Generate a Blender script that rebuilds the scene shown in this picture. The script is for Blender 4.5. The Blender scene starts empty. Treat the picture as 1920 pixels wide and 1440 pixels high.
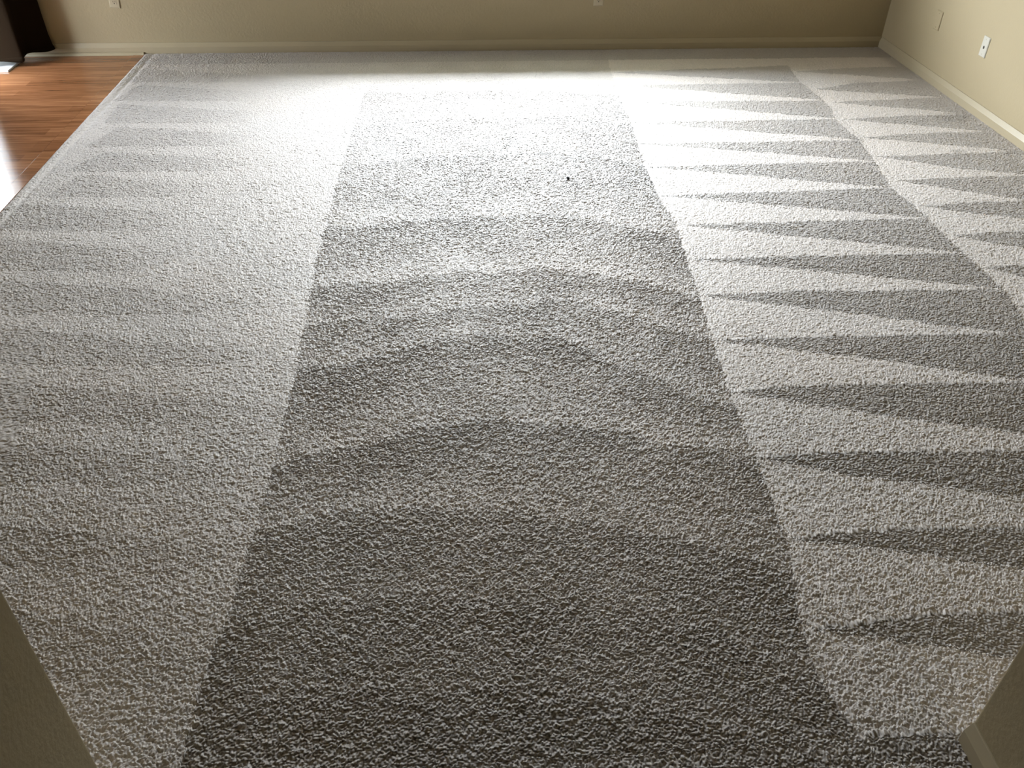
import bpy, bmesh, math
import numpy as np
from mathutils import Matrix, Vector

S = bpy.context.scene
C = S.collection

# ------------------------------------------------------------------ camera
CAM_H = 1.83
PITCH, YAW, ROLL = math.radians(37.3525), math.radians(4.2953), math.radians(0.7448)
cam_d = bpy.data.cameras.new('camera')
cam = bpy.data.objects.new('camera', cam_d)
C.objects.link(cam)
cam_d.sensor_fit = 'HORIZONTAL'
cam_d.sensor_width = 36.0
cam_d.lens = 36.0 * 1598.98 / 1920.0
cam_d.clip_start = 0.02
fw = Vector((math.sin(YAW) * math.cos(PITCH), math.cos(YAW) * math.cos(PITCH), -math.sin(PITCH)))
r0 = Vector((math.cos(YAW), -math.sin(YAW), 0))
u0 = r0.cross(fw)
rt = r0 * math.cos(ROLL) + u0 * math.sin(ROLL)
up = u0 * math.cos(ROLL) - r0 * math.sin(ROLL)
m = Matrix.Identity(4)
for i in range(3):
    m[i][0], m[i][1], m[i][2] = rt[i], up[i], -fw[i]
m[0][3], m[1][3], m[2][3] = 0, 0, CAM_H
cam.matrix_world = m
S.camera = cam

# ------------------------------------------------------------------ world (bright overcast sky), exposure
S.view_settings.view_transform = 'Standard'
S.view_settings.look = 'None'
S.view_settings.gamma = 1
S.view_settings.use_curve_mapping = False
S.view_settings.exposure = 0.0
S.render.film_transparent = False

SKY = 69.0
wd = bpy.data.worlds.new('sky')
S.world = wd
wd.use_nodes = True
bg = wd.node_tree.nodes['Background']
bg.inputs['Color'].default_value = (0.875, 0.918, 1.0, 1)
bg.inputs['Strength'].default_value = SKY

# ------------------------------------------------------------------ room dimensions
XL, XR, YB = -3.13, 3.182, 6.363      # left wall, right wall, back wall
YN = 0.99                             # near wall, room side
HX0, HX1, YH = -0.785, 1.125, -1.6    # the passage the photograph was taken from
ZC = 2.44
CARPET_X = -2.147
WIN = (-1.0, 1.70, 0.68, 2.05)       # back window x0, x1, sill, head
DOOR = (5.60, 6.06, 0.0, 2.05)         # glass door in the left wall: y0, y1, z0, z1

def portal(name, loc, rot, sx, sy):
    d = bpy.data.lights.new(name, 'AREA')
    d.shape = 'RECTANGLE'
    d.size, d.size_y = sx, sy
    d.cycles.is_portal = True
    o = bpy.data.objects.new(name, d)
    o.location, o.rotation_euler = loc, rot
    C.objects.link(o)
portal('window_daylight', ((WIN[0] + WIN[1]) / 2, YB + 0.1, (WIN[2] + WIN[3]) / 2), (-math.pi / 2, 0, 0), WIN[1] - WIN[0], WIN[3] - WIN[2])
portal('door_daylight', (XL - 0.09, (DOOR[0] + DOOR[1]) / 2, (DOOR[2] + DOOR[3]) / 2), (0, -math.pi / 2, 0), DOOR[3] - DOOR[2], DOOR[1] - DOOR[0])

# ------------------------------------------------------------------ materials
def mat(name, col, rough=0.6, spec=0.5, bump=None, var=None):
    m_ = bpy.data.materials.new(name)
    m_.use_nodes = True
    nt = m_.node_tree
    b = nt.nodes['Principled BSDF']
    b.inputs['Base Color'].default_value = (*col, 1)
    b.inputs['Roughness'].default_value = rough
    b.inputs['Specular IOR Level'].default_value = spec
    if bump or var:
        tc = nt.nodes.new('ShaderNodeTexCoord')
    if bump:
        sc, st, dist = bump
        n = nt.nodes.new('ShaderNodeTexNoise')
        n.inputs['Scale'].default_value = sc
        n.inputs['Detail'].default_value = 4
        n.inputs['Roughness'].default_value = 0.55
        nt.links.new(tc.outputs['Object'], n.inputs['Vector'])
        bp = nt.nodes.new('ShaderNodeBump')
        bp.inputs['Strength'].default_value = st
        bp.inputs['Distance'].default_value = dist
        nt.links.new(n.outputs['Fac'], bp.inputs['Height'])
        nt.links.new(bp.outputs['Normal'], b.inputs['Normal'])
    if var:
        sc, lo, hi = var
        n = nt.nodes.new('ShaderNodeTexNoise')
        n.inputs['Scale'].default_value = sc
        n.inputs['Detail'].default_value = 3
        nt.links.new(tc.outputs['Object'], n.inputs['Vector'])
        r = nt.nodes.new('ShaderNodeValToRGB')
        r.color_ramp.elements[0].position, r.color_ramp.elements[1].position = 0.35, 0.65
        r.color_ramp.elements[0].color = (*[c * lo for c in col], 1)
        r.color_ramp.elements[1].color = (*[c * hi for c in col], 1)
        nt.links.new(n.outputs['Fac'], r.inputs['Fac'])
        nt.links.new(r.outputs['Color'], b.inputs['Base Color'])
    return m_

WALL = mat('wall_paint', (0.385, 0.312, 0.192), 0.55, 0.35, bump=(70, 0.35, 0.004), var=(1.2, 0.985, 1.015))
TRIM = mat('trim_paint', (0.41, 0.34, 0.225), 0.4, 0.45, bump=(45, 0.12, 0.002))
CEIL = mat('ceiling_paint', (0.52, 0.47, 0.38), 0.9, 0.2, bump=(120, 0.4, 0.004))
WHITE = mat('white_plastic', (0.53, 0.50, 0.43), 0.35, 0.5)
IVORY = mat('ivory_plastic', (0.46, 0.39, 0.27), 0.38, 0.5)
DARK = mat('dark_slot', (0.02, 0.016, 0.01), 0.6, 0.3)
SCREW = mat('painted_screw', (0.40, 0.34, 0.24), 0.35, 0.5)
FRAME = mat('white_vinyl', (0.85, 0.85, 0.84), 0.35, 0.5)
FABRIC = mat('brown_curtain_cloth', (0.015, 0.0095, 0.0055), 0.95, 0.02, bump=(900, 0.3, 0.001))
SPECK = mat('dark_lint', (0.008, 0.007, 0.007), 0.9, 0.1)
LAWN = mat('lawn', (0.062, 0.066, 0.045), 0.95, 0.1, bump=(40, 0.6, 0.02), var=(2.5, 0.8, 1.2))
CONCRETE = mat('slab_concrete', (0.50, 0.49, 0.47), 0.9, 0.2, bump=(30, 0.3, 0.004), var=(3, 0.92, 1.08))

def glass_mat(name, tint):
    m_ = bpy.data.materials.new(name)
    m_.use_nodes = True
    nt = m_.node_tree
    nt.nodes.clear()
    out = nt.nodes.new('ShaderNodeOutputMaterial')
    mix = nt.nodes.new('ShaderNodeMixShader')
    tr = nt.nodes.new('ShaderNodeBsdfTransparent')
    tr.inputs['Color'].default_value = (*tint, 1)
    gl = nt.nodes.new('ShaderNodeBsdfGlossy')
    gl.inputs['Roughness'].default_value = 0.02
    mix.inputs['Fac'].default_value = 0.07
    nt.links.new(tr.outputs['BSDF'], mix.inputs[1])
    nt.links.new(gl.outputs['BSDF'], mix.inputs[2])
    nt.links.new(mix.outputs['Shader'], out.inputs['Surface'])
    return m_
GLASS = glass_mat('window_glass', (0.95, 0.97, 0.96))
TINTED = glass_mat('tinted_door_glass', (0.84, 0.86, 0.87))  # tint added to dim the daylight coming through the door

def wood_mat():
    m_ = bpy.data.materials.new('laminate_planks')
    m_.use_nodes = True
    nt = m_.node_tree
    N, Lk = nt.nodes, nt.links.new
    b = N['Principled BSDF']
    tc = N.new('ShaderNodeTexCoord')
    br = N.new('ShaderNodeTexBrick')
    br.offset = 0.37
    br.inputs['Scale'].default_value = 1.0
    br.inputs['Brick Width'].default_value = 1.15
    br.inputs['Row Height'].default_value = 0.095
    br.inputs['Mortar Size'].default_value = 0.0012
    br.inputs['Mortar Smooth'].default_value = 0.3
    br.inputs['Bias'].default_value = 0.0
    br.inputs['Color1'].default_value = (0.0, 0.0, 0.0, 1)
    br.inputs['Color2'].default_value = (1, 1, 1, 1)
    br.inputs['Mortar'].default_value = (0.2, 0.2, 0.2, 1)
    Lk(tc.outputs['Object'], br.inputs['Vector'])
    mp = N.new('ShaderNodeMapping')
    mp.inputs['Scale'].default_value = (1.6, 26.0, 1.0)
    Lk(tc.outputs['Object'], mp.inputs['Vector'])
    n1 = N.new('ShaderNodeTexNoise')
    n1.inputs['Scale'].default_value = 1.6
    n1.inputs['Detail'].default_value = 6
    n1.inputs['Roughness'].default_value = 0.62
    n1.inputs['Distortion'].default_value = 0.6
    Lk(mp.outputs['Vector'], n1.inputs['Vector'])
    add = N.new('ShaderNodeMath')
    add.operation = 'MULTIPLY_ADD'
    Lk(br.outputs['Color'], add.inputs[0])
    add.inputs[1].default_value = 0.16
    Lk(n1.outputs['Fac'], add.inputs[2])
    rp = N.new('ShaderNodeValToRGB')
    e = rp.color_ramp.elements
    e[0].position, e[0].color = 0.30, (0.13, 0.05, 0.02, 1)
    e[1].position, e[1].color = 0.86, (0.46, 0.225, 0.11, 1)
    e2 = e.new(0.58)
    e2.color = (0.28, 0.122, 0.053, 1)
    Lk(add.outputs[0], rp.inputs['Fac'])
    Lk(rp.outputs['Color'], b.inputs['Base Color'])
    b.inputs['Roughness'].default_value = 0.13
    b.inputs['Specular IOR Level'].default_value = 0.5
    bp = N.new('ShaderNodeBump')
    bp.inputs['Strength'].default_value = 0.10
    bp.inputs['Distance'].default_value = 0.001
    Lk(n1.outputs['Fac'], bp.inputs['Height'])
    Lk(bp.outputs['Normal'], b.inputs['Normal'])
    return m_
WOOD = wood_mat()

def carpet_mat():
    m_ = bpy.data.materials.new('plush_carpet')
    m_.use_nodes = True
    nt = m_.node_tree
    N, Lk = nt.nodes, nt.links.new
    b = N['Principled BSDF']
    at = N.new('ShaderNodeAttribute')
    at.attribute_name = 'fibre'
    Lk(at.outputs['Color'], b.inputs['Base Color'])
    b.inputs['Roughness'].default_value = 0.62
    b.inputs['Specular IOR Level'].default_value = 0.5
    b.inputs['Sheen Weight'].default_value = 0.28
    b.inputs['Sheen Roughness'].default_value = 0.5
    b.inputs['Sheen Tint'].default_value = (0.95, 0.97, 1.0, 1)
    return m_
CARPET = carpet_mat()

# ------------------------------------------------------------------ helpers
def link(name, me, material, parent=None):
    o = bpy.data.objects.new(name, me)
    C.objects.link(o)
    if material:
        me.materials.append(material)
    if parent:
        o.parent = parent
    return o

def box(bm, a, b, bevel=0.0, seg=2):
    r = bmesh.ops.create_cube(bm, size=1)
    for v in r['verts']:
        for i in range(3):
            v.co[i] = a[i] if v.co[i] < 0 else b[i]
    if bevel:
        vs = set(r['verts'])
        es = [e for e in bm.edges if e.verts[0] in vs and e.verts[1] in vs]
        bmesh.ops.bevel(bm, geom=es, offset=bevel, segments=seg, affect='EDGES', profile=0.6)

def cyl(bm, c, r, d, axis, seg=20):
    mt = Matrix.Translation(c) @ Vector((0, 0, 1)).rotation_difference(Vector(axis)).to_matrix().to_4x4()
    bmesh.ops.create_cone(bm, cap_ends=True, segments=seg, radius1=r, radius2=r, depth=d, matrix=mt)

def finish(name, bm, material, parent=None, smooth=False):
    me = bpy.data.meshes.new(name)
    bmesh.ops.recalc_face_normals(bm, faces=bm.faces)
    bm.to_mesh(me)
    bm.free()
    if smooth:
        me.polygons.foreach_set('use_smooth', [True] * len(me.polygons))
    return link(name, me, material, parent)

def boxes(name, lst, material, parent=None, bevel=0.0):
    bm = bmesh.new()
    for a, b in lst:
        box(bm, a, b, bevel)
    return finish(name, bm, material, parent)

def struct(o):
    o['kind'] = 'structure'
    return o

def thing(name, label, cat, loc, group=None, rot=None):
    o = bpy.data.objects.new(name, None)
    o.empty_display_size = 0.05
    C.objects.link(o)
    o.location = loc
    if rot:
        o.rotation_euler = rot
    o['label'], o['category'] = label, cat
    if group:
        o['group'] = group
    return o

# ------------------------------------------------------------------ shell
T = 0.14
struct(boxes('floor', [((XL - 0.02, YN - 0.02, -0.12), (CARPET_X + 0.015, YB + 0.02, 0.0))], WOOD))
struct(boxes('floor_slab', [((CARPET_X + 0.02, YN - 0.4, -0.12), (XR + 0.02, YB + 0.02, -0.006)),
                            ((HX0 - 0.02, YH - 0.02, -0.12), (HX1 + 0.02, YN - 0.42, -0.006))], CONCRETE))
struct(boxes('ceiling', [((XL - T, YH - T, ZC), (XR + T, YB + T, ZC + 0.12))], CEIL))
x0, x1, z0, z1 = WIN
struct(boxes('wall_back', [((XL - T, YB, -0.12), (x0, YB + T, ZC)), ((x1, YB, -0.12), (XR + T, YB + T, ZC)),
                           ((x0, YB, -0.12), (x1, YB + T, z0)), ((x0, YB, z1), (x1, YB + T, ZC))], WALL))
struct(boxes('wall_right', [((XR, YN - 0.12, -0.12), (XR + T, YB, ZC))], WALL))
y0, y1, dz0, dz1 = DOOR
struct(boxes('wall_left', [((XL - T, YN - 0.12, -0.12), (XL, y0, ZC)), ((XL - T, y1, -0.12), (XL, YB, ZC)),
                           ((XL - T, y0, dz1), (XL, y1, ZC)), ((XL - T, y0, -0.12), (XL, y1, -0.001))], WALL))
def near_wall(name, xa, xb, xc, xd):
    # room-facing stretch of wall that turns the corner into the passage; rounded drywall corner
    bm = bmesh.new()
    box(bm, (xa, YN - 0.13, -0.12), (xb, YN, ZC))
    box(bm, (xc, YH, -0.12), (xd, YN - 0.13, ZC))
    bmesh.ops.remove_doubles(bm, verts=bm.verts, dist=1e-5)
    es = [e for e in bm.edges if abs(e.verts[0].co.x - e.verts[1].co.x) < 1e-6 and abs(e.verts[0].co.y - e.verts[1].co.y) < 1e-6
          and abs(e.verts[0].co.y - YN) < 1e-6 and min(abs(e.verts[0].co.x - HX0), abs(e.verts[0].co.x - HX1)) < 1e-6]
    bmesh.ops.bevel(bm, geom=es, offset=0.006, segments=3, affect='EDGES', profile=0.5)
    return struct(finish(name, bm, WALL))
near_wall('wall_near_left', XL, HX0, HX0 - T, HX0)
near_wall('wall_near_right', HX1, XR, HX1, HX1 + T)
struct(boxes('wall_front', [((HX0 - T, YH - T, -0.12), (HX1 + T, YH, ZC))], WALL))

# ------------------------------------------------------------------ baseboards (flat board with eased top edge)
def baseboard(name, p, q, nrm, h=0.078, t=0.016, ends=True):
    # p->q along the wall on the floor, nrm the way the board faces
    prof = [(0, 0), (t, 0), (t, h - 0.029), (t - 0.0015, h - 0.026), (t - 0.010, h - 0.005), (t - 0.0115, h - 0.0012), (t - 0.013, h), (0, h)]
    bm = bmesh.new()
    rings = []
    for e in (p, q):
        rings.append([bm.verts.new((e[0] + nrm[0] * a, e[1] + nrm[1] * a, z)) for a, z in prof])
    n = len(prof)
    for i in range(n):
        bm.faces.new((rings[0][i], rings[0][(i + 1) % n], rings[1][(i + 1) % n], rings[1][i]))
    bm.faces.new(rings[0][::-1])
    bm.faces.new(rings[1])
    return struct(finish(name, bm, TRIM))
baseboard('baseboard_back', (XL + 0.0, YB), (XR, YB), (0, -1))
baseboard('baseboard_right', (XR, YN), (XR, YB - 0.016), (-1, 0))
baseboard('baseboard_left', (XL, YN), (XL, y0 - 0.07), (1, 0))
baseboard('baseboard_passage_right', (HX1, YH), (HX1, YN - 0.004), (-1, 0))
baseboard('baseboard_passage_left', (HX0, YH), (HX0, YN - 0.004), (1, 0))
# quarter-round shoe along the hardwood only
bm = bmesh.new()
prof = [(0, 0)] + [(0.018 * math.cos(a), 0.020 * math.sin(a)) for a in [i * math.pi / 12 for i in range(7)]]
rings = [[bm.verts.new((x, YB - 0.016 - a, z)) for a, z in prof] for x in (XL + 0.005, CARPET_X - 0.004)]
for i in range(len(prof)):
    j = (i + 1) % len(prof)
    bm.faces.new((rings[0][i], rings[0][j], rings[1][j], rings[1][i]))
bm.faces.new(rings[0][::-1]); bm.faces.new(rings[1])
struct(finish('trim_1', bm, TRIM))
# flush wooden reducer strip between the laminate and the carpet
bm = bmesh.new()
box(bm, (-2.222, YN, 0.0002), (CARPET_X - 0.002, YB - 0.036, 0.0035), 0.0015, 2)
struct(finish('trim_2', bm, WOOD))

# ------------------------------------------------------------------ window and glass door
wf = struct(boxes('window_1', [((x0, YB + 0.05, z0), (x1, YB + 0.11, z0 + 0.05)), ((x0, YB + 0.05, z1 - 0.05), (x1, YB + 0.11, z1)),
                               ((x0, YB + 0.05, z0 + 0.05), (x0 + 0.05, YB + 0.11, z1 - 0.05)), ((x1 - 0.05, YB + 0.05, z0 + 0.05), (x1, YB + 0.11, z1 - 0.05)),
                               (((x0 + x1) / 2 - 0.03, YB + 0.05, z0 + 0.05), ((x0 + x1) / 2 + 0.03, YB + 0.11, z1 - 0.05))], FRAME))
boxes('pane', [((x0 + 0.05, YB + 0.077, z0 + 0.05), ((x0 + x1) / 2 - 0.03, YB + 0.083, z1 - 0.05))], GLASS, wf)
boxes('pane', [(((x0 + x1) / 2 + 0.03, YB + 0.077, z0 + 0.05), (x1 - 0.05, YB + 0.083, z1 - 0.05))], GLASS, wf)
ym = (y0 + y1) / 2
df = struct(boxes('door_1', [((XL - 0.10, y0, 0.0), (XL - 0.02, y0 + 0.05, dz1)), ((XL - 0.10, y1 - 0.05, 0.0), (XL - 0.02, y1, dz1)),
                             ((XL - 0.10, y0 + 0.05, dz1 - 0.05), (XL - 0.02, y1 - 0.05, dz1)), ((XL - 0.10, y0 + 0.05, 0.0), (XL - 0.02, y1 - 0.05, 0.03)),
                             ((XL - 0.08, ym - 0.002, 0.03), (XL - 0.03, ym + 0.002, dz1 - 0.05))], FRAME))
boxes('pane', [((XL - 0.063, y0 + 0.05, 0.03), (XL - 0.057, ym - 0.035, dz1 - 0.05))], TINTED, df)
boxes('pane', [((XL - 0.063, ym + 0.035, 0.03), (XL - 0.057, y1 - 0.05, dz1 - 0.05))], TINTED, df)
struct(boxes('ground', [((-30, -12, -0.22), (30, 40, -0.125))], LAWN))
struct(boxes('added_window_baffle', [((XL - 0.9, YB + T, 2.36), (XR + 0.9, YB + T + 1.12, 2.46))], FRAME))  # unseen slab added to block high sky above the window
struct(boxes('added_door_baffle', [((XL - 3.2, 4.2, 2.30), (XL - T, YB + T - 0.02, 2.40))], FRAME))  # unseen slab added to reduce the daylight entering by the door
# unseen tall block added to cut low sky light reaching the near carpet
bm = bmesh.new()
box(bm, (-28, 25.0, -0.125), (28, 27.0, 6.0), 0.4, 3)
struct(finish('added_sky_blocker', bm, LAWN))
# flat white piece on the floor, showing under the curtain
struct(boxes('trim_3', [((XL + 0.001, 5.985, 0.0), (-2.94, 6.205, 0.012))], FRAME, bevel=0.003))

# ------------------------------------------------------------------ curtain
def curtain():
    t = thing('curtain', 'dark brown cloth curtain hanging in the back left corner beside the glass door', 'curtain', (-2.93, 6.2, 0.045))
    o = Vector(t.location)
    plan = [(-3.10, 6.035), (-3.02, 6.05), (-2.93, 6.062), (-2.868, 6.072), (-2.858, 6.088), (-2.872, 6.12), (-2.895, 6.16), (-2.90, 6.20),
            (-2.885, 6.235), (-2.845, 6.27), (-2.79, 6.305), (-2.752, 6.325), (-2.748, 6.335), (-2.78, 6.341), (-2.86, 6.338), (-2.95, 6.33), (-3.04, 6.335), (-3.10, 6.33)]
    # resample smoothly (Catmull-Rom)
    pts = []
    P = [Vector((*p, 0)) for p in plan]
    for i in range(len(P) - 1):
        a, b, c, d = P[max(i - 1, 0)], P[i], P[i + 1], P[min(i + 2, len(P) - 1)]
        for k in range(5):
            u = k / 5
            pts.append(0.5 * ((2 * b) + (c - a) * u + (2 * a - 5 * b + 4 * c - d) * u * u + (3 * b - a - 3 * c + d) * u ** 3))
    pts.append(P[-1])
    cen = Vector((-2.99, 6.2, 0))
    bm = bmesh.new()
    zs = [0.0, 0.02, 0.05, 0.10, 0.2, 0.35, 0.6, 0.95, 1.35, 1.75, 2.06]
    rows = []
    for z in zs:
        flare = 1.0 - 0.05 * min(1, z / 0.12) - 0.12 * (z / 2.06) ** 1.2
        row = []
        for i, p in enumerate(pts):
            q = cen + (p - cen) * flare
            sag = 0.006 * math.sin(i * 0.35) if z == 0 else 0
            row.append(bm.verts.new((q.x - o.x, q.y - o.y, z + sag)))
        rows.append(row)
    for r in range(len(rows) - 1):
        for i in range(len(pts) - 1):
            bm.faces.new((rows[r][i], rows[r][i + 1], rows[r + 1][i + 1], rows[r + 1][i]))
    cl = finish('curtain_cloth', bm, FABRIC, t, True)
    s = cl.modifiers.new('thickness', 'SOLIDIFY')
    s.thickness = 0.003
    # sewn hem band along the bottom
    bm = bmesh.new()
    rr = []
    for z in (0.0, 0.028):
        flare = (1.0 - 0.05 * min(1, z / 0.12) - 0.12 * (z / 2.06) ** 1.2) * 1.012
        rr.append([bm.verts.new(((cen + (p - cen) * flare).x - o.x, (cen + (p - cen) * flare).y - o.y, z + (0.006 * math.sin(i * 0.35) if z == 0 else 0) - 0.001)) for i, p in enumerate(pts)])
    for i in range(len(pts) - 1):
        bm.faces.new((rr[0][i], rr[0][i + 1], rr[1][i + 1], rr[1][i]))
    hm = finish('hem', bm, FABRIC, t, True)
    s = hm.modifiers.new('thickness', 'SOLIDIFY')
    s.thickness = 0.002
    return t
curtain()

# ------------------------------------------------------------------ wall plates (built facing -Y, local origin at the wall, centre of the plate)
def plate_mesh(wd, ht, th):
    bm = bmesh.new()
    a, b = (wd / 2, ht / 2), (wd / 2 - 0.005, ht / 2 - 0.005)
    v0 = [bm.verts.new((sx * a[0], 0, sz * a[1])) for sx, sz in ((-1, -1), (1, -1), (1, 1), (-1, 1))]
    v1 = [bm.verts.new((sx * a[0], -th * 0.45, sz * a[1])) for sx, sz in ((-1, -1), (1, -1), (1, 1), (-1, 1))]
    v2 = [bm.verts.new((sx * b[0], -th, sz * b[1])) for sx, sz in ((-1, -1), (1, -1), (1, 1), (-1, 1))]
    for u, w_ in ((v0, v1), (v1, v2)):
        for i in range(4):
            bm.faces.new((u[i], u[(i + 1) % 4], w_[(i + 1) % 4], w_[i]))
    bm.faces.new(v2); bm.faces.new(v0[::-1])
    return bm

def screw_at(parent, z, th, mat_):
    bm = bmesh.new()
    cyl(bm, (0, -th - 0.0004, z), 0.0034, 0.0016, (0, 1, 0), 16)
    s = finish('screw', bm, mat_, parent)
    boxes('screw_slot', [((-0.0026, -th - 0.0015, z - 0.0004), (0.0026, -th - 0.001, z + 0.0004))], DARK, s)
    return s

def outlet(label, loc, tilt):
    t = thing('wall_outlet', label, 'outlet', loc, 'duplex outlets low on the back wall', (0, tilt, 0))
    finish('cover_plate', plate_mesh(0.070, 0.114, 0.006), IVORY, t)
    screw_at(t, 0, 0.006, SCREW)
    for sz in (-1, 1):
        zc = sz * 0.0195
        bm = bmesh.new()
        n = 28
        r0_, r1_ = [], []
        for i in range(n):
            a = 2 * math.pi * i / n
            x, z = 0.0172 * math.cos(a), max(-0.0135, min(0.0135, 0.0172 * math.sin(a)))
            r0_.append(bm.verts.new((x, -0.0055, zc + z)))
            r1_.append(bm.verts.new((x * 0.97, -0.0082, zc + z * 0.97)))
        for i in range(n):
            bm.faces.new((r0_[i], r0_[(i + 1) % n], r1_[(i + 1) % n], r1_[i]))
        bm.faces.new(r1_)
        rc = finish('receptacle', bm, IVORY, t)
        boxes('slot', [((-0.0075, -0.0088, zc - 0.001), (-0.0052, -0.0080, zc + 0.009))], DARK, rc)
        boxes('slot', [((0.0052, -0.0088, zc + 0.000), (0.0075, -0.0080, zc + 0.008))], DARK, rc)
        bm = bmesh.new()
        cyl(bm, (0, -0.0084, zc - 0.0075), 0.0032, 0.001, (0, 1, 0), 16)
        finish('ground_hole', bm, DARK, rc)
    return t


# ------------------------------------------------------------------ carpet: real pile, combed by the vacuum cleaner
# plan-view outlines (metres) of the strokes the vacuum cleaner left in the pile
WEDGE_A=[[(1.063,5.82),(2.345,5.928),(2.312,5.576)],[(1.109,5.554),(2.308,5.565),(2.36,5.223)],[(1.098,5.251),(2.357,5.213),(2.293,4.907)],[(1.054,4.894),(2.289,4.894),(2.307,4.569)],[(1.034,4.565),(2.302,4.556),(2.275,4.265)],[(1.017,4.241),(2.272,4.258),(2.218,3.927)],[(1.016,3.886),(2.216,3.921),(2.256,3.582)],[(1.041,3.567),(2.267,3.582),(2.254,3.24)],[(1.001,3.242),(1.514,3.246),(2.251,3.235),(2.276,2.926)],[(0.996,2.935),(1.414,2.952),(2.274,2.922),(2.212,2.581)],[(0.945,2.618),(1.3,2.621),(2.222,2.598),(2.209,2.266),(2.015,2.308),(1.6,2.441)],[(0.932,2.298),(1.1,2.317),(1.487,2.315),(2.01,2.299),(2.362,2.287),(2.134,1.942),(1.854,2.021),(1.463,2.126)],[(0.935,1.955),(1.077,1.968),(1.339,1.963),(1.81,1.945),(2.126,1.93),(1.937,1.644),(1.691,1.734),(1.341,1.82),(1.17,1.868)],[(0.914,1.611),(1.139,1.633),(1.629,1.623),(1.917,1.615),(1.772,1.395),(1.54,1.466),(1.219,1.543)],[(0.871,1.304),(1.072,1.329),(1.463,1.33),(1.726,1.326),(1.612,1.154),(1.384,1.189),(1.045,1.266)],[(0.905,1.007),(0.938,1.012),(1.05,1.006),(1.254,1.004),(1.186,0.882),(0.911,0.948)]]
WEDGE_B=[[(2.347,5.799),(2.791,5.866),(3.185,5.877),(3.132,5.602)],[(2.367,5.425),(2.663,5.542),(3.137,5.58),(3.117,5.255)],[(2.37,5.184),(2.671,5.212),(3.113,5.245),(3.153,4.956)],[(2.335,4.888),(2.756,4.934),(3.157,4.937),(3.126,4.667)],[(2.329,4.6),(2.693,4.651),(3.134,4.658),(3.15,4.362)],[(2.307,4.322),(2.797,4.346),(3.146,4.354),(3.094,4.013),(3.003,4.058),(2.698,4.147)],[(2.285,4.009),(2.641,4.033),(2.992,4.038),(3.224,4.035),(3.002,3.669),(2.829,3.749),(2.564,3.88)],[(2.275,3.708),(2.494,3.74),(2.825,3.743),(3.18,3.734),(2.988,3.432),(2.719,3.555),(2.527,3.609)],[(2.279,3.407),(2.465,3.424),(2.647,3.427),(2.982,3.421),(2.792,3.122),(2.558,3.27),(2.426,3.322)],[(2.282,3.109),(2.473,3.119),(2.902,3.103),(2.725,2.836),(2.415,3.016)],[(2.258,2.798),(2.704,2.804),(2.526,2.535)]]
WEDGE_L=[[(-2.103,6.007),(-1.62,5.911),(-1.057,5.781),(-1.113,5.686),(-2.091,5.731)],[(-1.999,5.665),(-1.585,5.588),(-1.203,5.503),(-1.208,5.336),(-2.088,5.379)],[(-2.022,5.319),(-1.605,5.238),(-1.141,5.13),(-1.207,4.966),(-2.02,4.998)],[(-1.911,4.934),(-1.518,4.861),(-1.081,4.762),(-1.203,4.619),(-2.012,4.645)],[(-1.877,4.564),(-1.49,4.497),(-1.02,4.384),(-1.247,4.276),(-2.012,4.309)],[(-1.917,4.265),(-1.608,4.212),(-1.229,4.124),(-1.392,3.982),(-1.994,3.997)],[(-2.044,3.935),(-1.664,3.871),(-1.247,3.795),(-1.326,3.614),(-2.075,3.659),(-2.248,3.852)],[(-2.144,3.6),(-2.043,3.58),(-1.669,3.502),(-1.12,3.383),(-1.366,3.247),(-2.019,3.297)],[(-1.989,3.225),(-1.896,3.207),(-1.343,3.116),(-0.724,2.961),(-1.065,2.9),(-1.869,2.937)],[(-1.879,2.866),(-1.749,2.837),(-1.327,2.764),(-0.642,2.61),(-0.927,2.545),(-1.768,2.603)],[(-1.769,2.52),(-1.576,2.485),(-1.11,2.402),(-0.605,2.284),(-0.856,2.214),(-1.668,2.286)],[(-1.629,2.195),(-1.483,2.164),(-1.12,2.1),(-0.662,1.998),(-0.873,1.927),(-1.536,1.981)],[(-1.47,1.829),(-1.251,1.789),(-0.926,1.727),(-0.614,1.638),(-0.79,1.582),(-1.362,1.643)],[(-1.215,1.487),(-1.128,1.47),(-1.001,1.45),(-0.834,1.391),(-0.578,1.286),(-0.741,1.222),(-1.004,1.267)]]
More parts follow.
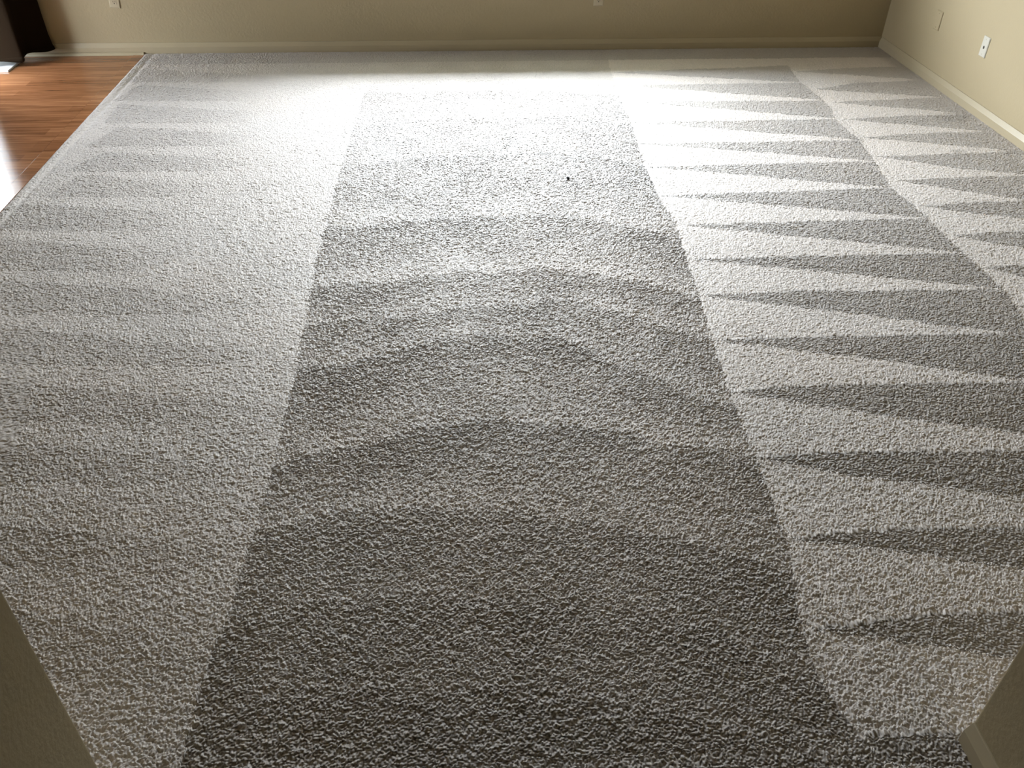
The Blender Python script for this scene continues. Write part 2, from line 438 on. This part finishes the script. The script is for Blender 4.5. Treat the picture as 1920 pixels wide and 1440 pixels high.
ARCS=[[(-0.53,5.469),(-0.294,5.47),(0.069,5.477),(0.457,5.494),(1.025,5.382),(1.088,5.329)],[(-0.583,4.882),(-0.463,4.928),(-0.033,5.015),(0.325,5.028),(0.683,5.006),(1.002,4.887),(1.053,4.851)],[(-0.594,4.331),(-0.373,4.385),(-0.175,4.427),(0.179,4.464),(0.511,4.48),(0.827,4.377),(1.031,4.254)],[(-0.603,3.622),(-0.336,3.664),(0.04,3.718),(0.371,3.72),(0.62,3.658),(0.81,3.577),(1.023,3.456)],[(-0.592,3.104),(-0.504,3.121),(-0.173,3.144),(0.039,3.178),(0.295,3.188),(0.551,3.158),(0.712,3.091),(0.962,2.941)],[(-0.599,2.807),(-0.335,2.847),(-0.021,2.893),(0.235,2.92),(0.436,2.918),(0.588,2.847),(0.734,2.769),(0.947,2.617)],[(-0.592,2.521),(-0.433,2.552),(-0.271,2.604),(-0.125,2.67),(0.066,2.703),(0.254,2.686),(0.367,2.648),(0.473,2.589),(0.645,2.429),(0.812,2.311),(0.919,2.245)],[(-0.588,1.994),(-0.456,2.06),(-0.273,2.115),(-0.151,2.154),(-0.053,2.195),(0.148,2.195),(0.347,2.167),(0.475,2.125),(0.611,2.063),(0.727,2.031),(0.828,2.015),(0.938,1.943)],[(-0.615,1.728),(-0.485,1.772),(-0.35,1.808),(-0.178,1.82),(-0.019,1.789),(0.121,1.759),(0.351,1.703),(0.573,1.639),(0.834,1.525),(0.896,1.483)],[(-0.639,1.399),(-0.525,1.442),(-0.39,1.469),(-0.11,1.488),(0.117,1.465),(0.381,1.406),(0.641,1.307),(0.849,1.185)],[(-0.679,1.122),(-0.546,1.182),(-0.362,1.214),(0.022,1.205),(0.402,1.139),(0.633,1.042),(0.894,0.936)]]
SEAM_B=[(2.341,6.176),(2.354,6.037),(2.316,5.587),(2.337,5.273),(2.323,4.888),(2.316,4.568),(2.292,4.257),(2.26,3.977),(2.257,3.692),(2.249,3.445),(2.263,3.101),(2.267,2.876),(2.236,2.7),(2.198,2.347)]
SEAM_R=[(1.119,6.227),(1.094,5.97),(1.077,5.685),(1.064,5.37),(1.054,4.947),(1.033,4.573),(1.013,4.248),(1.01,3.887),(1.031,3.567),(1.001,3.242),(0.988,2.936),(0.957,2.617),(0.934,2.298),(0.93,1.955),(0.916,1.724),(0.914,1.611),(0.884,1.447),(0.85,1.306),(0.85,1.17),(0.881,1.027),(0.918,0.935)]
SEAM_L=[(-0.501,6.279),(-0.506,6.106),(-0.541,5.634),(-0.574,4.967),(-0.588,4.415),(-0.599,3.953),(-0.602,3.611),(-0.611,3.265),(-0.594,2.845),(-0.588,2.56),(-0.59,2.371),(-0.591,2.068),(-0.599,1.811),(-0.613,1.628),(-0.622,1.448),(-0.643,1.289),(-0.646,1.031)]


def carpet():
    rng = np.random.default_rng(11)
    # plan grid: rows and columns finest where the pile is seen closest
    ys, y = [], 0.55
    while y < YB - 0.017:
        ys.append(y)
        y += 0.0021 + 0.00040 * max(0.0, y - 1.2)
    ys.append(YB - 0.017)
    YS = np.concatenate([np.arange(YH + 0.002, 0.546, 0.009), np.array(ys)]).astype(np.float32)
    x_a, x_b = CARPET_X, XR - 0.002
    even = np.linspace(x_a, x_b, 2060)
    tight = np.concatenate([np.linspace(x_a, -1.25, 190)[:-1], np.linspace(-1.25, 1.75, 1601)[:-1], np.linspace(1.75, x_b, 271)])
    f_ = np.clip((YS - 1.3) / 2.0, 0, 1)[:, None]
    X = (tight[None] * (1 - f_) + even[None] * f_).astype(np.float32)
    Y = np.repeat(YS[:, None], X.shape[1], 1)
    ny, nx = X.shape

    def noise(px, py, lam):
        # smooth random field with features of size lam, values about -1..1
        gx, gy = px / lam, py / lam
        ix, iy = np.floor(gx).astype(np.int32), np.floor(gy).astype(np.int32)
        fx, fy = gx - ix, gy - iy
        ix -= ix.min(); iy -= iy.min()
        tab = rng.uniform(-1, 1, (iy.max() + 2, ix.max() + 2)).astype(np.float32)
        fx = fx * fx * (3 - 2 * fx); fy = fy * fy * (3 - 2 * fy)
        a = tab[iy, ix] * (1 - fx) + tab[iy, ix + 1] * fx
        b_ = tab[iy + 1, ix] * (1 - fx) + tab[iy + 1, ix + 1] * fx
        return a * (1 - fy) + b_ * fy

    # ---------------- which way the pile was combed: nap = +1 combed back to the windows, -1 combed to the passage
    wx = X + 0.006 * noise(X, Y, 0.016) + 0.004 * noise(X, Y, 0.06)
    wy = Y + 0.006 * noise(X, Y, 0.016) + 0.005 * noise(X, Y, 0.07)

    def line_x(seam, yy):
        p = np.array(sorted(seam, key=lambda q: q[1]))
        return np.interp(yy, p[:, 1], p[:, 0]).astype(np.float32)

    def inside(poly):
        # even-odd test, only on the rows the outline covers
        p = np.array(poly, dtype=np.float32)
        r0, r1 = np.searchsorted(YS, p[:, 1].min() - 0.03), np.searchsorted(YS, p[:, 1].max() + 0.03)
        sx, sy = wx[r0:r1], wy[r0:r1]
        res = np.zeros(sx.shape, bool)
        for i in range(len(p)):
            (xa, ya), (xb, yb) = p[i], p[(i + 1) % len(p)]
            if ya == yb:
                continue
            c = ((ya > sy) != (yb > sy))
            res ^= c & (sx < (xb - xa) * (sy - ya) / (yb - ya) + xa)
        return slice(r0, r1), res

    sr, sl, sb = line_x(SEAM_R, wy), line_x(SEAM_L, wy), line_x(SEAM_B, wy)
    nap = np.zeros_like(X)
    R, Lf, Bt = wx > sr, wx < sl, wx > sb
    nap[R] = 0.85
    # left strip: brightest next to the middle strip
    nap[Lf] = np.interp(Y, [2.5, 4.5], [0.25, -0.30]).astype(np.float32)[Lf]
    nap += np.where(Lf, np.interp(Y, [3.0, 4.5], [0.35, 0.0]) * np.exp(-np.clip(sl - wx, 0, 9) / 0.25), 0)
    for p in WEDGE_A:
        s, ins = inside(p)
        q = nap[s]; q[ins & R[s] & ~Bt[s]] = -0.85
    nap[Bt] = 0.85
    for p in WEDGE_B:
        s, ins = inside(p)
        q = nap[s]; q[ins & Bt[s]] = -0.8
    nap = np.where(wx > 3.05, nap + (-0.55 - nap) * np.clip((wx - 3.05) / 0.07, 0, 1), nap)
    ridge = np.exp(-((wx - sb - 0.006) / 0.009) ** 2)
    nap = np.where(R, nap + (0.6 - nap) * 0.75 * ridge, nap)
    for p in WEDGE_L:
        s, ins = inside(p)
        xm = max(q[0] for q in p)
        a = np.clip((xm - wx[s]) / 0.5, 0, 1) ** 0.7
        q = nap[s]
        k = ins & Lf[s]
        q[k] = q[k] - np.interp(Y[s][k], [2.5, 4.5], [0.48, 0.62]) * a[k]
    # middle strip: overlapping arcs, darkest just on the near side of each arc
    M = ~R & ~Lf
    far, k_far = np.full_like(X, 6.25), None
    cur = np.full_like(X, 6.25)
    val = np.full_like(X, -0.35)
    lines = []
    base = np.interp(Y, [0.9, 1.4, 1.9, 2.8, 3.6, 4.4, 6.0], [-0.6, -0.35, 0.0, 0.0, -0.4, -0.95, -1.0]).astype(np.float32)  # nap tone shaped by depth to correct the light falloff along the strip
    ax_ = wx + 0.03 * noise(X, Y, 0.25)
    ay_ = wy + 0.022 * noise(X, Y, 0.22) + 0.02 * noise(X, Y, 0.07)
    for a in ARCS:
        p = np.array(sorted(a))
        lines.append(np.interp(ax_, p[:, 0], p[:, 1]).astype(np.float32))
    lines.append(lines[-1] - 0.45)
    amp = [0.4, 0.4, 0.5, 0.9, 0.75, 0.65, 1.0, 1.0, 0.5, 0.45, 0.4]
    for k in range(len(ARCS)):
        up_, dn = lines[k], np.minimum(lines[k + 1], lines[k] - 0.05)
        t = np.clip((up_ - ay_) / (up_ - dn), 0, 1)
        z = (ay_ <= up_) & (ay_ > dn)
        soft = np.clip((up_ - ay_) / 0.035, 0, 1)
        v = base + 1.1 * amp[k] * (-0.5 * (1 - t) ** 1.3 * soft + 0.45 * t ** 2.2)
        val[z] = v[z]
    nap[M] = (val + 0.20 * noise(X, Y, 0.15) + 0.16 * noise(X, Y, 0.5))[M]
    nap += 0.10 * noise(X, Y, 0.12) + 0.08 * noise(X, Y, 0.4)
    # shade under the window, put into the nap tone along the back wall
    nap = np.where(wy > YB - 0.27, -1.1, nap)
    # dents left by furniture feet
    for dx, dy, r in ((2.29, 4.57, 0.05), (3.02, 4.90, 0.10), (2.80, 4.37, 0.045), (3.08, 4.36, 0.05), (2.72, 5.55, 0.07), (1.13, 5.62, 0.045)):
        nap -= 1.0 * np.exp(-(((wx - dx) / r) ** 2 + ((wy - dy) / (r * 0.7)) ** 2) ** 1.5)
    nap = np.clip(nap, -1.3, 1.2).astype(np.float32)

    # ---------------- tufts
    cx_, cy_ = 0.0058, 0.0050
    ux = (X + 0.0028 * noise(X, Y, 0.016)) / cx_
    uy = (Y + 0.0028 * noise(X, Y, 0.016) + 0.12 * 0) / cy_
    ix, iy = np.floor(ux).astype(np.int32), np.floor(uy).astype(np.int32)
    ox, oy = ix.min() - 1, iy.min() - 1
    shp = (iy.max() - oy + 3, ix.max() - ox + 3)
    jx, jy = rng.uniform(0.08, 0.92, shp).astype(np.float32), rng.uniform(0.08, 0.92, shp).astype(np.float32)
    tall, tone = rng.uniform(0.5, 1.0, shp).astype(np.float32), rng.normal(0, 1, shp).astype(np.float32)
    d1 = np.full_like(X, 9.0); tl = np.ones_like(X); tn = np.zeros_like(X)
    for ay in (-1, 0, 1):
        for ax in (-1, 0, 1):
            jy_i, jx_i = iy + ay - oy, ix + ax - ox
            d = (ix + ax + jx[jy_i, jx_i] - ux) ** 2 + (iy + ay + jy[jy_i, jx_i] - uy) ** 2
            c = d < d1
            d1 = np.where(c, d, d1)
            tl = np.where(c, tall[jy_i, jx_i], tl)
            tn = np.where(c, tone[jy_i, jx_i], tn)
    dome = np.clip(1 - d1 / 0.55, 0, 1) ** 0.8
    clump = noise(X, Y, 0.019) * 0.32 + noise(X, Y, 0.0088) * 0.6
    rough = np.where(M, np.interp(Y, [2.8, 4.3], [1.0, 0.72]), np.where(Lf, np.interp(Y, [1.2, 2.6, 4.5], [0.9, 0.66, 0.7]), 0.60 + 0.25 * np.clip((2.6 - Y) / 1.2, 0, 1))).astype(np.float32)     # the swept side strips lie smoother
    h = 0.004 + PILE * (1 - rough) * 0.6 + rough * PILE * (dome * tl + 0.38 * clump)
    h = np.clip(h, 0.0008, 0.02)
    # rounded, tucked edges
    ed = np.clip((X - CARPET_X) / 0.014, 0, 1)
    h *= np.sqrt(1 - (1 - ed) ** 2) * 0.98 + 0.02
    h *= 1 - 0.5 * np.exp(-((wx - CARPET_X - 0.058) / 0.016) ** 2)      # groove where the edge is tucked down
    # the combed pile leans: tips are carried along
    ang = 0.35 * noise(X, Y, 0.05)
    lean = LEAN * nap * (h - 0.002) * ed * np.clip(np.abs(Y - YN) / 0.02, 0, 1)
    PX = X + lean * np.sin(ang) * 0.6
    PY = Y + lean * np.cos(ang)
    PX = np.clip(PX, CARPET_X, XR - 0.001); PY = np.minimum(PY, YB - 0.0165)
    # yarn colour: each tuft its own, combed strokes show more of the pale yarn sides or of the darker cut ends
    g = (1 + 0.05 * tn + 0.03 * clump) * (1 + NAPC * nap)  # nap tone also carries the painted shade along the back wall
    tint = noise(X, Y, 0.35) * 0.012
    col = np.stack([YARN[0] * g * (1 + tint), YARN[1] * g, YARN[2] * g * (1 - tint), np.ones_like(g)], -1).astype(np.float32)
    # one continuous carpet, split into two objects under the opening: the room and the passage
    out = []
    for name, keep in (('carpet', Y >= YN), ('passage_carpet', (Y < YN + 0.0005) & (X > HX0 + 0.002) & (X < HX1 - 0.002))):
        if name == 'passage_carpet':
            first = int(np.searchsorted(YS, YN))            # share the first row of the room
            keep = keep.copy()
            keep[first] = (X[first] > HX0 + 0.002) & (X[first] < HX1 - 0.002)
        cell = keep[:-1, :-1] & keep[1:, :-1] & keep[:-1, 1:] & keep[1:, 1:]
        idx = np.cumsum(keep.ravel()).reshape(keep.shape) - 1
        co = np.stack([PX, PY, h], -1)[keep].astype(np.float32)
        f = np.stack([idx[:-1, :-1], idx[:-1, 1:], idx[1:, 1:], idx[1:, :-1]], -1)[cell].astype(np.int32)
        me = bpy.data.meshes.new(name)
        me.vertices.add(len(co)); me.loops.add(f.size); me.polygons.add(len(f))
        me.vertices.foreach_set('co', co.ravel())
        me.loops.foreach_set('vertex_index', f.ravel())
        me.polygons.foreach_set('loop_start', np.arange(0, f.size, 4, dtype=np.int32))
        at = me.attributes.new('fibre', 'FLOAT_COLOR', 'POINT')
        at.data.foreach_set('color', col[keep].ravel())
        me.update(calc_edges=True)
        o = link(name, me, CARPET)
        o['kind'] = 'stuff'
        o['category'] = 'carpet'
        out.append(o)
    out[0]['label'] = 'grey beige plush carpet with vacuum stroke marks covering the room floor'
    out[1]['label'] = 'dark strip of the same plush carpet in the passage between the near wall corners'
    return out
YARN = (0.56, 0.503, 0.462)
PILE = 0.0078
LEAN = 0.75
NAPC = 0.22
carpet()

# ------------------------------------------------------------------ small things
outlet('ivory duplex outlet on the back wall, straight above the middle of the carpet', (1.055, YB, 0.359), 0.0)
outlet('crooked ivory duplex outlet on the back wall, near the dark curtain', (-2.270, YB, 0.365), math.radians(5))

t = thing('blank_wall_plate', 'blank cover plate painted the wall colour, on the right wall nearer the corner', 'wall plate', (XR, 5.657, 0.370), None, (0, 0, -math.pi / 2))
finish('cover_plate', plate_mesh(0.073, 0.116, 0.007), WALL, t)
for sz in (-1, 1):
    screw_at(t, sz * 0.042, 0.007, WALL)

t = thing('phone_jack', 'white phone jack plate with a dark socket hole, on the right wall', 'wall plate', (XR, 5.06, 0.372), None, (0, 0, -math.pi / 2))
finish('cover_plate', plate_mesh(0.070, 0.114, 0.0065), WHITE, t)
boxes('socket', [((-0.0075, -0.0074, -0.011), (0.0075, -0.0066, 0.003)), ((-0.003, -0.0074, 0.003), (0.003, -0.0066, 0.006))], DARK, t)
for sz in (-1, 1):
    screw_at(t, sz * 0.042, 0.0065, WHITE)

# dark fleck of lint lying on the carpet
rg = np.random.default_rng(3)
bm = bmesh.new()
bmesh.ops.create_icosphere(bm, subdivisions=2, radius=1)
for v in bm.verts:
    k = 1 + rg.uniform(-0.3, 0.3)
    v.co = Vector((v.co.x * 0.0085 * k, v.co.y * 0.013 * k, v.co.z * 0.005 * k))
o = finish('lint_speck', bm, SPECK)
o.location = (0.584, 4.103, 0.0125)
o['label'], o['category'] = 'small black speck of lint lying on the pale middle of the carpet', 'lint'
